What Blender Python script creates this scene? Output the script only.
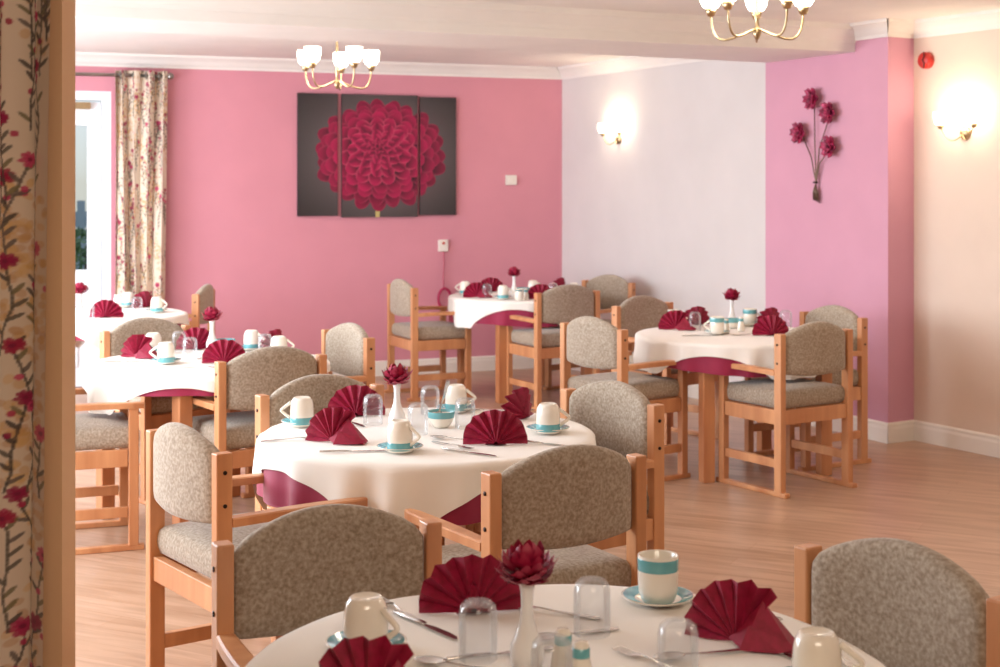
import bpy, bmesh, math, random
import numpy as np
from mathutils import Vector, Matrix

random.seed(7)
for o in list(bpy.data.objects): bpy.data.objects.remove(o)
SC = bpy.context.scene
COL = SC.collection
PI = math.pi

# ------------------------------------------------------------------ camera
EYE, F, HY = 1.60, 1450.0, 183.0       # eye height, focal length in px, horizon row
cam = bpy.data.cameras.new('camera'); co = bpy.data.objects.new('camera', cam); COL.objects.link(co)
co.location = (0, 0, EYE); co.rotation_euler = (PI / 2, 0, 0)
cam.sensor_width = 36; cam.lens = F * 36 / 1000; cam.shift_y = -(333.5 - HY) / 1000
cam.clip_start = .05; cam.clip_end = 200
cam.dof.use_dof = True; cam.dof.focus_distance = 4.2; cam.dof.aperture_fstop = 5.6
SC.camera = co

# ------------------------------------------------------------------ view / world
vs = SC.view_settings
SC.display_settings.display_device = 'sRGB'
vs.view_transform = 'Standard'; vs.look = 'None'; vs.gamma = 1; vs.use_curve_mapping = False
vs.exposure = 0.12
w = bpy.data.worlds.new('sky'); SC.world = w; w.use_nodes = True
nt = w.node_tree; bg = nt.nodes['Background']
sky = nt.nodes.new('ShaderNodeTexSky'); sky.sky_type = 'HOSEK_WILKIE'
sky.sun_direction = Vector((-.5, .3, .6)).normalized(); sky.turbidity = 5
nt.links.new(sky.outputs[0], bg.inputs[0]); bg.inputs[1].default_value = 3.0

# ------------------------------------------------------------------ room plan
U = Vector((.932, .363, 0)); NU = Vector((.363, -.932, 0))     # along / into room from the pink wall
CR = Vector((.54, 12.63, 0))                                   # far corner
PL = CR - U * 6.4                                              # far left corner
PE = Vector((2.387, 8.92, 0))                                  # end of white wall / pink pier
PC = Vector((2.58, 9.04, 0))                                   # inner corner, cream wall
CD = Vector((.493, -.87, 0)); CEND = PC + CD * 6
LEND = PL + NU * 7.8
ZC = 2.60

def area(name, loc, target, sx, sy, power, col):
    l = bpy.data.lights.new(name, 'AREA'); l.shape = 'RECTANGLE'; l.size = sx; l.size_y = sy
    l.energy = power; l.color = col
    o = bpy.data.objects.new(name, l); COL.objects.link(o); o.location = loc
    o.rotation_euler = (Vector(target) - Vector(loc)).to_track_quat('-Z', 'Y').to_euler()
    return o
DAY = (.82, .91, 1.0); WARM = (1.0, .86, .70)
WINS = [(1.2, 2.6), (2.95, 4.75), (5.2, 7.0)]
for a, b in WINS:
    c = PL + NU * ((a + b) / 2) + U * .08 + Vector((0, 0, 1.5))
    area('window_daylight', c, c + U * 3 - Vector((0, 0, .35)), b - a, 1.5, 105, DAY)
# warm fill lights added under the ceiling, out of view, no fittings modelled
area('ceiling_fill', (2.9, 4.4, 2.56), (2.9, 4.4, 0), .9, .9, 30, WARM)
area('ceiling_fill', (.3, .3, 2.56), (.3, 1.2, 0), 1.4, 1.4, 62, (1.0, .84, .66))

# ------------------------------------------------------------------ materials
def lin(r, g, b):
    f = lambda c: (c / 255 / 12.92) if c / 255 <= .04045 else ((c / 255 + .055) / 1.055) ** 2.4
    return (f(r), f(g), f(b), 1)
def mat(name, col, rough=.5, metal=0, **kw):
    m = bpy.data.materials.new(name); m.use_nodes = True
    b = m.node_tree.nodes['Principled BSDF']
    b.inputs['Base Color'].default_value = col if len(col) == 4 else (*col, 1)
    b.inputs['Roughness'].default_value = rough; b.inputs['Metallic'].default_value = metal
    for k, v in kw.items(): b.inputs[k.replace('_', ' ')].default_value = v
    return m
def nodes(m): return m.node_tree.nodes, m.node_tree.links, m.node_tree.nodes['Principled BSDF']
def speckle(m, c1, c2, scale, bump=0, stretch=(1, 1, 1), detail=4, lo=.35, hi=.65, dist=.002, src='Object'):
    N, L, b = nodes(m)
    tc = N.new('ShaderNodeTexCoord'); mp = N.new('ShaderNodeMapping'); mp.inputs['Scale'].default_value = stretch
    nz = N.new('ShaderNodeTexNoise'); nz.inputs['Scale'].default_value = scale; nz.inputs['Detail'].default_value = detail
    cr = N.new('ShaderNodeValToRGB'); cr.color_ramp.elements[0].position = lo; cr.color_ramp.elements[1].position = hi
    cr.color_ramp.elements[0].color = c1; cr.color_ramp.elements[1].color = c2
    L.new(tc.outputs[src], mp.inputs[0]); L.new(mp.outputs[0], nz.inputs[0]); L.new(nz.outputs['Fac'], cr.inputs[0])
    L.new(cr.outputs[0], b.inputs['Base Color'])
    if bump:
        bp = N.new('ShaderNodeBump'); bp.inputs['Strength'].default_value = bump; bp.inputs['Distance'].default_value = dist
        L.new(nz.outputs['Fac'], bp.inputs['Height']); L.new(bp.outputs[0], b.inputs['Normal'])
    return m
def attr_mat(name, rough=.8):
    m = mat(name, (1, 1, 1, 1), rough); N, L, b = nodes(m)
    a = N.new('ShaderNodeAttribute'); a.attribute_name = 'paint'; L.new(a.outputs['Color'], b.inputs['Base Color'])
    return m
M = {}
def paintwall(name, c):
    m = mat(name, c, .75); d = tuple(x * .95 for x in c[:3]) + (1,)
    return speckle(m, d, c, 3, 0, detail=3, lo=.3, hi=.7)
M['pink'] = paintwall('pink_paint', lin(218, 146, 160))
M['lilac'] = paintwall('daylit_pink_paint', lin(216, 158, 178))  # pier's pink with the lilac cast of daylight put into the colour
M['white'] = paintwall('off_white_paint', lin(220, 213, 210))
M['cream'] = paintwall('cream_paint', lin(232, 210, 192))
M['tan'] = paintwall('shaded_cream_paint', lin(226, 184, 142))  # cream wall in shadow, its warm shade put into the base colour
M['ceil'] = paintwall('ceiling_paint', lin(240, 234, 228))
M['trim'] = mat('gloss_white_trim', lin(240, 232, 222), .35)
M['upvc'] = mat('white_door_plastic', lin(240, 244, 250), .3)
M['wood'] = speckle(mat('beech_wood', (0, 0, 0, 1), .38), lin(186, 122, 80), lin(214, 154, 108), 9, 0, (1, 1, .12), 5)
M['table_wood'] = speckle(mat('oak_table_wood', (0, 0, 0, 1), .4), lin(180, 116, 76), lin(206, 144, 98), 9, 0, (1, 1, .12), 5)
def fabric(name, c1, c2):
    m = mat(name, c1, .95); speckle(m, c1, c2, 110, .25, detail=6, lo=.34, hi=.66, dist=.001)
    m.node_tree.nodes['Principled BSDF'].inputs['Sheen Weight'].default_value = .25
    return m
M['fab'] = fabric('speckled_grey_fabric', lin(142, 124, 104), lin(182, 167, 149))
M['cloth'] = mat('white_linen', lin(246, 240, 232), .85, Sheen_Weight=.2)
M['burg'] = mat('burgundy_cloth', lin(150, 18, 62), .7, Sheen_Weight=.3)
M['nap'] = speckle(mat('burgundy_napkin_paper', (0, 0, 0, 1), .6), lin(132, 6, 42), lin(154, 12, 56), 60)
M['petal'] = mat('burgundy_silk_petal', lin(160, 12, 58), .55)
M['stem'] = mat('dark_green_stem', lin(40, 60, 36), .6)
M['china'] = mat('cream_white_china', lin(242, 234, 220), .15, Coat_Weight=.5)
M['teal'] = mat('teal_glaze', lin(104, 172, 178), .15, Coat_Weight=.5)
M['vase'] = mat('white_porcelain', lin(244, 242, 240), .12, Coat_Weight=.5)
M['glass'] = mat('clear_glass', (1, 1, 1, 1), .02, Transmission_Weight=1, IOR=1.45)
N_, L_, b_ = nodes(M['glass'])
tr = N_.new('ShaderNodeBsdfTransparent'); tr.inputs[0].default_value = (.97, .975, .98, 1)
gl = N_.new('ShaderNodeBsdfGlossy'); gl.inputs['Roughness'].default_value = .03
df = N_.new('ShaderNodeBsdfDiffuse'); df.inputs[0].default_value = (.9, .9, .9, 1)
lw = N_.new('ShaderNodeLayerWeight'); lw.inputs[0].default_value = .32
m1 = N_.new('ShaderNodeMixShader'); m2 = N_.new('ShaderNodeMixShader'); m1.inputs[0].default_value = .5
L_.new(gl.outputs[0], m1.inputs[1]); L_.new(df.outputs[0], m1.inputs[2])
mth = N_.new('ShaderNodeMath'); mth.operation = 'MULTIPLY_ADD'; mth.inputs[1].default_value = .30; mth.inputs[2].default_value = .03
L_.new(lw.outputs['Fresnel'], mth.inputs[0]); L_.new(mth.outputs[0], m2.inputs[0])
L_.new(tr.outputs[0], m2.inputs[1]); L_.new(m1.outputs[0], m2.inputs[2])
L_.new(m2.outputs[0], N_['Material Output'].inputs['Surface'])
M['pane'] = mat('window_glass', (1, 1, 1, 1), 0, Transmission_Weight=1, IOR=1.05)
M['steel'] = mat('cutlery_steel', (.62, .6, .58, 1), .22, 1)
M['brass'] = mat('antique_brass', lin(190, 168, 132), .3, 1)
M['rod'] = mat('satin_steel_rod', lin(150, 145, 140), .3, 1)
M['bolt'] = mat('dark_bolt', lin(60, 48, 42), .4, .8)
M['plastic'] = mat('white_plastic', lin(238, 228, 218), .4)
M['red'] = mat('red_plastic', lin(196, 50, 40), .35)
M['darkred'] = mat('dark_red_slot', lin(70, 14, 12), .4)
M['callcord'] = mat('magenta_cord', lin(170, 24, 74), .5)
M['pinkcord'] = mat('pale_pink_cord', lin(196, 100, 118), .5)
M['metalflower'] = speckle(mat('enamelled_metal_flower', (0, 0, 0, 1), .35, .3), lin(104, 16, 48), lin(176, 40, 84), 30)
M['metalstem'] = mat('bronze_wire', lin(120, 96, 80), .4, .7)
M['leafgreen'] = speckle(mat('leaf_green', (0, 0, 0, 1), .7), lin(104, 138, 84), lin(160, 184, 130), 8)
M['grass'] = speckle(mat('lawn', (0, 0, 0, 1), .9), lin(96, 130, 70), lin(140, 168, 104), 6)
M['fence'] = mat('grey_fence', lin(228, 230, 230), .8)
m = mat('frosted_lit_glass', (1, .95, .88, 1), .4); N_, L_, b_ = nodes(m)
b_.inputs['Emission Color'].default_value = (1, .90, .72, 1); b_.inputs['Emission Strength'].default_value = 9
M['lit'] = m
# floor: oak-look vinyl planks, boards, joints and grain all in the material
m = mat('oak_vinyl_floor', (0, 0, 0, 1), .33); N_, L_, b_ = nodes(m)
tc = N_.new('ShaderNodeTexCoord'); mp = N_.new('ShaderNodeMapping'); mp.inputs['Rotation'].default_value = (0, 0, math.radians(26))
L_.new(tc.outputs['Object'], mp.inputs[0])
br = N_.new('ShaderNodeTexBrick'); br.inputs['Scale'].default_value = 1; br.inputs['Brick Width'].default_value = 1.2
br.inputs['Row Height'].default_value = .14; br.inputs['Mortar Size'].default_value = .0012; br.inputs['Mortar Smooth'].default_value = .2
br.inputs['Color1'].default_value = lin(196, 160, 134); br.inputs['Color2'].default_value = lin(186, 149, 122)
br.inputs['Mortar'].default_value = lin(176, 134, 102)
L_.new(mp.outputs[0], br.inputs[0])
mp2 = N_.new('ShaderNodeMapping'); mp2.inputs['Scale'].default_value = (.9, 9, 1); L_.new(mp.outputs[0], mp2.inputs[0])
nz = N_.new('ShaderNodeTexNoise'); nz.inputs['Scale'].default_value = 2.2; nz.inputs['Detail'].default_value = 7; nz.inputs['Distortion'].default_value = .8
L_.new(mp2.outputs[0], nz.inputs[0])
cr = N_.new('ShaderNodeValToRGB'); cr.color_ramp.elements[0].position = .35; cr.color_ramp.elements[1].position = .62
cr.color_ramp.elements[0].color = (.76, .71, .66, 1); cr.color_ramp.elements[1].color = (1, 1, 1, 1)
L_.new(nz.outputs['Fac'], cr.inputs[0])
mx = N_.new('ShaderNodeMixRGB'); mx.blend_type = 'MULTIPLY'; mx.inputs[0].default_value = 1
L_.new(br.outputs['Color'], mx.inputs[1]); L_.new(cr.outputs[0], mx.inputs[2]); L_.new(mx.outputs[0], b_.inputs['Base Color'])
M['floor'] = m

# ------------------------------------------------------------------ mesh helpers
class MB:
    """collects vertices and faces of ONE mesh"""
    def __init__(s): s.v = []; s.f = []; s.mi = []; s.sm = []; s.mats = []; s.cur = 0
    def use(s, m):
        if m not in s.mats: s.mats.append(m)
        s.cur = s.mats.index(m); return s
    def add(s, vs, fs, smooth=False):
        n = len(s.v); s.v += [tuple(v) for v in vs]
        for f in fs: s.f.append(tuple(i + n for i in f)); s.mi.append(s.cur); s.sm.append(smooth)
        return s
    def box(s, c, d, rz=0, bev=0, R=None):
        x, y, z = d[0] / 2, d[1] / 2, d[2] / 2
        bm = bmesh.new(); bmesh.ops.create_cube(bm, size=1)
        for v in bm.verts: v.co = Vector((v.co.x * d[0], v.co.y * d[1], v.co.z * d[2]))
        if bev: bmesh.ops.bevel(bm, geom=list(bm.edges), offset=bev, segments=2, affect='EDGES', profile=.5)
        mt = Matrix.Translation(c) @ (R.to_4x4() if R is not None else Matrix.Rotation(rz, 4, 'Z'))
        bm.verts.index_update()
        s.add([mt @ v.co for v in bm.verts], [[v.index for v in f.verts] for f in bm.faces])
        bm.free(); return s
    def prism(s, pts, z0, z1):
        n = len(pts); vs = [(p[0], p[1], z0) for p in pts] + [(p[0], p[1], z1) for p in pts]
        fs = [(i, (i + 1) % n, n + (i + 1) % n, n + i) for i in range(n)] + [tuple(range(n))[::-1], tuple(range(n, 2 * n))]
        return s.add(vs, fs)
    def lathe(s, prof, seg=24, c=(0, 0, 0), smooth=True, fn=None):
        """prof: (r, z) points; r=0 at an end closes it. fn may bend each point."""
        vs, fs, rings = [], [], []
        for r, z in prof:
            if r < 1e-6: rings.append([len(vs)]); vs.append((c[0], c[1], c[2] + z))
            else:
                rings.append(list(range(len(vs), len(vs) + seg)))
                for k in range(seg):
                    a = 2 * PI * k / seg; vs.append((c[0] + r * math.cos(a), c[1] + r * math.sin(a), c[2] + z))
        for A, B in zip(rings, rings[1:]):
            for k in range(seg):
                k2 = (k + 1) % seg
                if len(A) == 1 and len(B) == 1: continue
                if len(A) == 1: fs.append((A[0], B[k2], B[k]))
                elif len(B) == 1: fs.append((A[k], A[k2], B[0]))
                else: fs.append((A[k], A[k2], B[k2], B[k]))
        if fn: vs = [fn(Vector(v)) for v in vs]
        return s.add(vs, fs, smooth)
    def tube(s, pts, rad, seg=8, flat=1, closed=False):
        pts = [Vector(p) for p in pts]; n = len(pts); rads = rad if isinstance(rad, (list, tuple)) else [rad] * n
        vs, fs = [], []
        up = None
        for i, p in enumerate(pts):
            t = (pts[(i + 1) % n] - pts[i - 1]) if closed else (pts[min(i + 1, n - 1)] - pts[max(i - 1, 0)])
            t.normalize()
            if up is None: up = Vector((0, 0, 1)) if abs(t.z) < .9 else Vector((1, 0, 0))
            a = t.cross(up); a.normalize(); b = a.cross(t); b.normalize(); up = b
            for k in range(seg):
                an = 2 * PI * k / seg; vs.append(p + a * math.cos(an) * rads[i] + b * math.sin(an) * rads[i] * flat)
        m_ = n if closed else n - 1
        for i in range(m_):
            for k in range(seg):
                k2 = (k + 1) % seg; j = (i + 1) % n
                fs.append((i * seg + k, i * seg + k2, j * seg + k2, j * seg + k))
        if not closed: fs += [tuple(range(seg))[::-1], tuple(range((n - 1) * seg, n * seg))]
        return s.add(vs, fs, True)
    def pad(s, fn, nu=14, nv=10, ex=9):
        """closed cushion: fn(u, v, side) -> point, u,v in -1..1, side in +1/-1 scaled thickness"""
        def sp(n): return [math.sin((i / n * 2 - 1) * PI / 2) for i in range(n + 1)]
        us, vv = sp(nu), sp(nv); vs, fs = [], []
        if ex > 12:
            def sp2(n):
                k = max(2, n - 6); mid_ = [-.9 + 1.8 * i / (k - 1) for i in range(k)]
                return [-1, -.994, -.965] + mid_ + [.965, .994, 1]
            us, vv = sp2(nu), sp2(nv); nu, nv = len(us) - 1, len(vv) - 1
        def prof(u, v):
            return max(0, 1 - abs(u) ** ex) ** .5 * max(0, 1 - abs(v) ** (ex * .8)) ** .5
        idx = {}
        for side in (1, -1):
            for i, u in enumerate(us):
                for j, v in enumerate(vv):
                    edge = i in (0, nu) or j in (0, nv)
                    key = (i, j, 0 if edge else side)
                    if key not in idx:
                        idx[key] = len(vs); vs.append(fn(u, v, side * (0 if edge else prof(u, v))))
        for side in (1, -1):
            g = lambda i, j: idx[(i, j, 0 if (i in (0, nu) or j in (0, nv)) else side)]
            for i in range(nu):
                for j in range(nv):
                    q = (g(i, j), g(i + 1, j), g(i + 1, j + 1), g(i, j + 1))
                    fs.append(q if side > 0 else q[::-1])
        return s.add(vs, fs, True)
    def mesh(s, name, m=None):
        me = bpy.data.meshes.new(name); me.from_pydata(s.v, [], s.f)
        ms = s.mats or [m]
        for x in ms: me.materials.append(x)
        me.polygons.foreach_set('material_index', s.mi); me.polygons.foreach_set('use_smooth', s.sm)
        bm = bmesh.new(); bm.from_mesh(me); bmesh.ops.recalc_face_normals(bm, faces=bm.faces); bm.to_mesh(me); bm.free()
        me.update(); return me
    def build(s, name, m=None, parent=None, loc=None, rz=0):
        o = bpy.data.objects.new(name, s.mesh(name, m)); COL.objects.link(o)
        if parent: o.parent = parent
        if loc is not None: o.location = loc
        if rz: o.rotation_euler = (0, 0, rz)
        return o
def tag(o, label, cat, group=None, kind=None):
    o['label'] = label; o['category'] = cat
    if group: o['group'] = group
    if kind: o['kind'] = kind
    return o
def thing(name, label, cat, loc, rz=0, group=None):
    o = bpy.data.objects.new(name, None); COL.objects.link(o); o.empty_display_size = .05
    o.location = loc; o.rotation_euler = (0, 0, rz); return tag(o, label, cat, group)
def struct(o): o['kind'] = 'structure'; return o
def kids(o): return [c for c in COL.objects if c.parent == o]
def dup(o, loc, rz, label, kidmap):
    r = o.copy(); COL.objects.link(r); r.location = loc; r.rotation_euler = (0, 0, rz); r['label'] = label
    def rec(src, dst):
        for ch in kidmap.get(src.name, []):
            c = ch.copy(); COL.objects.link(c); c.parent = dst; rec(ch, c)
    rec(o, r); return r
class Proto:
    """one of a kind; first placement moves the original, later ones copy it with all its parts"""
    def __init__(s, root):
        s.root = root; s.used = False; s.map = {}
        st = [root]
        while st:
            x = st.pop(); k = kids(x)
            if k: s.map[x.name] = k; st += k
    def put(s, loc, rz, label, group=None):
        if not s.used: r = s.root; s.used = True; r.location = loc; r.rotation_euler = (0, 0, rz); r['label'] = label
        else: r = dup(s.root, loc, rz, label, s.map)
        if group: r['group'] = group
        return r
def at(px, py, z):           # point of height z seen at that place of the photograph's plan
    d = (EYE - z) * F / (py - HY); return Vector(((px - 500) / F * d, d, z))
def at_d(px, d, z=0): return Vector(((px - 500) / F * d, d, z))
def on_line(px, P, D):       # where the ray of column px meets the wall line P + t D
    k = (px - 500) / F; t = (k * P.y - P.x) / (D.x - k * D.y); return P + D * t
def wz(py, p): return EYE + (HY - py) * p.y / F

# ------------------------------------------------------------------ room shell
plan = [PL, CR, PE, PC, CEND, Vector((CEND.x, -2.6, 0)), Vector((-2.75, -2.6, 0)), Vector((-2.75, LEND.y, 0)), LEND]
def offset(poly, d):
    cx = sum(p.x for p in poly) / len(poly); cy = sum(p.y for p in poly) / len(poly)
    return [Vector((p.x + math.copysign(d, p.x - cx), p.y + math.copysign(d, p.y - cy), 0)) for p in poly]
fp = [(-6.2, -2.9), (6.2, -2.9), (6.2, 13.2), (-6.2, 13.2)]
struct(MB().prism(fp, -.1, 0).build('floor', M['floor']))
struct(MB().prism(fp, ZC, ZC + .1).build('ceiling', M['ceil']))
def wall(name, a, b, m, holes=(), th=.16, ext=(0, 0)):
    """slab on the left-hand (outer) side going a->b clockwise round the room; holes (s0,s1,z0,z1)"""
    d = (b - a).normalized(); L = (b - a).length; n = Vector((-d.y, d.x, 0))
    mb = MB()
    def seg(s0, s1, z0, z1):
        if s1 - s0 < .005 or z1 - z0 < .005: return
        p = [a + d * s0, a + d * s1, a + d * s1 + n * th, a + d * s0 + n * th]; mb.prism(p, z0, z1)
    s = -ext[0]
    for (h0, h1, z0, z1) in holes:
        seg(s, h0, 0, ZC); seg(h0, h1, 0, z0); seg(h0, h1, z1, ZC); s = h1
    seg(s, L + ext[1], 0, ZC)
    return struct(mb.build(name, m))
# patio door opening in the pink wall
DR = (on_line(111, CR, U) - PL).length; DL = DR - .98; DTOP = 2.31
wall('wall_back', PL, CR, M['pink'], [(DL, DR, .0, DTOP)], ext=(.16, .0))
WD = (PE - CR).normalized()
PINKX = on_line(765.5, CR, WD)
wall('wall_right', CR, PINKX, M['white'], ext=(0, 0))
struct(MB().prism([PINKX, PE, PC, PC + Vector((.3, .12, 0)), PINKX + Vector((.7, .25, 0))], 0, ZC).build('wall_pier', M['lilac']))
wall('wall_side', PC, CEND, M['cream'])
wall('wall_east', CEND, plan[5], M['cream'])
wall('wall_front', plan[5], plan[6], M['cream'])
wall('wall_west', plan[6], plan[7], M['cream'])
wall('wall_left', LEND, PL, M['white'], [(7.8 - b, 7.8 - a, .75, 2.25) for a, b in WINS[::-1]])
for i, (a, b) in enumerate(WINS):
    w_ = thing('window_%d' % (i + 1), '', '', PL + NU * a, math.atan2(NU.y, NU.x)); del w_['label']; del w_['category']; struct(w_)
    L = b - a; fr = MB()
    for z in (.78, 2.22): fr.box((L / 2, -.08, z), (L, .07, .06))
    for x in (.03, L / 2, L - .03): fr.box((x, -.08, 1.5), (.06, .065, 1.38))
    fr.build('window_frame', M['upvc'], w_)
    MB().box((L / 2, -.08, 1.5), (L - .1, .006, 1.42)).build('pane', M['pane'], w_)
# partition end the viewer looks past
PX = at_d(75.5, 3.0).x
struct(MB().prism([(PX - .028, 3.0), (PX - .028, 3.095), (-2.75, 3.095), (-2.75, 3.0)], 0, ZC).build('wall_partition', M['tan']))
# cornices and skirting swept along the walls
def sweep(name, a, b, prof, m, miter=(0, 0)):
    """prof: (out, z) closed outline; out measured into the room, to the right of a->b"""
    d = (b - a).normalized(); n = Vector((d.y, -d.x, 0)); mb = MB(); k = len(prof)
    vs = [a + n * o + d * (o * miter[0]) + Vector((0, 0, z)) for o, z in prof] + [b + n * o - d * (o * miter[1]) + Vector((0, 0, z)) for o, z in prof]
    fs = [(i, (i + 1) % k, k + (i + 1) % k, k + i) for i in range(k)] + [tuple(range(k)), tuple(range(k, 2 * k))[::-1]]
    return struct(mb.add(vs, fs).build(name, m))
CZ = ZC - .10
corn = [(0, CZ), (.012, CZ), (.016, CZ + .018), (.03, CZ + .03), (.05, CZ + .055), (.08, CZ + .078), (.095, CZ + .082), (.10, ZC), (0, ZC)]
base = [(0, 0), (.018, 0), (.018, .085), (.014, .10), (.014, .115), (.006, .125), (0, .125)]
sweep('trim_1', PL, CR, corn, M['ceil'], (0, 1))
sweep('trim_2', CR, PE, corn, M['ceil'], (1, -1))
sweep('trim_3', PE, PC, corn, M['ceil'], (-1, 1))
sweep('trim_4', PC, CEND, corn, M['ceil'], (1, 0))
sweep('baseboard_back', PL + U * DR, CR, base, M['trim'], (0, 1))
sweep('baseboard_right', CR, PE, base, M['trim'], (1, -1))
sweep('baseboard_pier', PE, PC, base, M['trim'], (-1, 1))
sweep('baseboard_side', PC, CEND, base, M['trim'], (1, 0))
# boxed ceiling beam with its own cornice
ZB = 2.43
fr_ = on_line(854.5, CR, WD); bk_ = on_line(766, CR, WD)
fl_ = Vector((-2.11, 7.2, 0)); bl_ = Vector((-2.29, 7.81, 0))
fl2 = fr_ + (fl_ - fr_) * 1.62; bl2 = bk_ + (bl_ - bk_) * 1.62
eo = Vector((.06, .02, 0))
struct(MB().prism([fr_ + eo, fl2, bl2, bk_ + eo], ZB, ZC).build('ceiling_beam', M['ceil']))
bc = [(0, ZB + .055), (.012, ZB + .055), (.016, ZB + .075), (.035, ZB + .10), (.06, ZB + .13), (.07, ZB + .135), (.075, ZC), (0, ZC)]
sweep('trim_5', fl2, fr_, bc, M['ceil'], (0, -.2))

# patio door
dr = thing('door_1', '', '', PL + U * DL + NU * -.05, math.atan2(U.y, U.x)); del dr['label']; del dr['category']; struct(dr)
DW = DR - DL
f_ = MB()
for x in (.035, DW - .035): f_.box((x, 0, DTOP / 2), (.07, .09, DTOP))
f_.box((DW / 2, 0, DTOP - .035), (DW - .14, .09, .07)); f_.build('door_frame', M['upvc'], dr)
lf = MB(); x0, x1 = .075, DW - .075; zt = DTOP - .075
for x in (x0 + .05, x1 - .05): lf.box((x, 0, zt / 2), (.10, .05, zt - .02))
lf.box(((x0 + x1) / 2, 0, zt - .1), (x1 - x0 - .2, .05, .18)); lf.box(((x0 + x1) / 2, 0, .48), (x1 - x0 - .2, .05, .90))
lf.box(((x0 + x1) / 2, -.03, .48), (x1 - x0 - .34, .02, .60), bev=.006); lf.build('door_leaf', M['upvc'], dr)
MB().box(((x0 + x1) / 2, 0, 1.5), (x1 - x0 - .2, .008, 1.16)).build('pane', M['pane'], dr)
MB().box((x0 + .62, -.06, zt - .04), (.26, .05, .055), bev=.008).tube([(x0 + .5, -.06, zt - .02), (x0 + .36, -.12, zt - .01), (x0 + .3, -.05, zt + .02)], .008).build('door_closer', M['brass'], dr)
MB().box((x0 + .05, -.04, 1.02), (.03, .02, .2), bev=.004).tube([(x0 + .05, -.05, 1.02), (x0 + .05, -.08, 1.02), (x0 + .15, -.08, 1.02)], .009).build('door_handle', M['rod'], dr)
# garden outside
struct(MB().prism([(-14, 12.0), (-3.2, 14.6), (6, 24), (-22, 26)], -.12, -.04).build('ground', M['grass']))
fb = thing('garden_fence', 'pale grey panel fence in the garden beyond the patio door', 'fence', (-7.6, 19.5, -.04), .2)
fm = MB()
for i in range(5): fm.box((0, 0, .14 + i * .25), (8, .03, .22))
fm.build('panel', M['fence'], fb)
for i in range(5): MB().box((-3.8 + i * 1.9, -.05, .7), (.1, .1, 1.4)).build('post', M['fence'], fb)
def bush(loc, r, h, label):
    rb = thing('garden_bush', label, 'bush', loc)
    mb = MB(); rnd = random.Random(int(loc[0] * 100))
    for i in range(900):
        a, b = rnd.uniform(0, 2 * PI), rnd.uniform(-.4, 1); q = math.sqrt(max(0, 1 - b * b * .9)) * rnd.uniform(.7, 1)
        c = Vector((math.cos(a) * r * q, math.sin(a) * r * q, h * .45 + b * h * .5))
        d1 = Vector((rnd.gauss(0, 1), rnd.gauss(0, 1), rnd.gauss(0, 1))).normalized() * .07; d2 = d1.orthogonal().normalized() * .028
        mb.add([c - d1, c - d2, c + d1, c + d2], [(0, 1, 2, 3)])
    mb.build('foliage', M['leafgreen'], rb)
    MB().tube([(0, 0, 0), (.02, 0, h * .4), (0, .02, h * .7)], [.04, .03, .015]).build('stem', M['metalstem'], rb)
bush((-4.75, 16.6, -.04), .75, 1.15, 'low green bush outside the glass patio door')

# ------------------------------------------------------------------ painted fabrics and prints (coordinate painter)
def painter_curtain(W, H, res, seed, magenta, density=1.0):
    """paints a floral print onto a W x H metre cloth; returns array [ny, nx, 3] in linear colour"""
    rnd = random.Random(seed); nx, ny = int(W / res) + 1, int(H / res) + 1
    img = np.empty((ny, nx, 3)); img[:] = lin(222, 204, 184)[:3]
    def region(cx, cy, r):
        i0, i1 = max(0, int((cx - r) / res)), min(nx, int((cx + r) / res) + 2)
        j0, j1 = max(0, int((cy - r) / res)), min(ny, int((cy + r) / res) + 2)
        if i0 >= i1 or j0 >= j1: return None
        X, Y = np.meshgrid(np.arange(i0, i1) * res - cx, np.arange(j0, j1) * res - cy)
        return img[j0:j1, i0:i1], X, Y
    def ell(cx, cy, a, b, ang, col, al=1):
        q = region(cx, cy, max(a, b));
        if q is None: return
        I, X, Y = q; c, s = math.cos(ang), math.sin(ang)
        u = (X * c + Y * s) / a; v = (-X * s + Y * c) / b
        k = np.clip((1 - (u * u + v * v)) * 3, 0, 1)[..., None] * al
        I[:] = I * (1 - k) + np.array(col[:3]) * k
    dark = [lin(74, 66, 62), lin(92, 84, 74), lin(104, 92, 88)]
    ochre = [lin(206, 160, 98), lin(218, 178, 120), lin(196, 150, 104)]
    # soft ochre clusters
    for _ in range(int(16 * W * H * density)):
        cx, cy = rnd.uniform(0, W), rnd.uniform(0, H)
        for k in range(22): ell(cx + rnd.gauss(0, .028), cy + rnd.gauss(0, .05), .011, .008, rnd.uniform(0, 3), rnd.choice(ochre), .55)
    # stems with leaves and flower heads
    for _ in range(int(34 * W * H * density)):
        x, y = rnd.uniform(0, W), rnd.uniform(-.3, H); a = PI / 2 + rnd.uniform(-.25, .25); n = rnd.randint(40, 90)
        dc = rnd.choice(dark)
        for k in range(n):
            x += math.cos(a) * .003; y += math.sin(a) * .003; a += rnd.gauss(0, .05) + (PI / 2 - a) * .03
            ell(x, y, .0026, .0026, 0, dc, .8)
            if k % 9 == 5:
                sd = rnd.choice((-1, 1)); la = a + sd * .75
                ell(x + math.cos(la) * .012, y + math.sin(la) * .012, .015, .0042, la, rnd.choice(dark + [lin(120, 110, 78)]), .9)
        fc = rnd.choice(magenta); fr2 = rnd.uniform(.010, .020)
        for k in range(9):
            b = k * 2.4; ell(x + math.cos(b) * fr2 * .5, y + math.sin(b) * fr2 * .5, fr2 * .6, fr2 * .34, b, fc, .9)
        ell(x, y, fr2 * .3, fr2 * .3, 0, lin(120, 20, 60), .8)
        for k in range(rnd.randint(1, 4)):
            ell(x + rnd.uniform(-.05, .05), y - rnd.uniform(.02, .08), .006, .007, 0, rnd.choice(magenta), .9)
    return img
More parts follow.
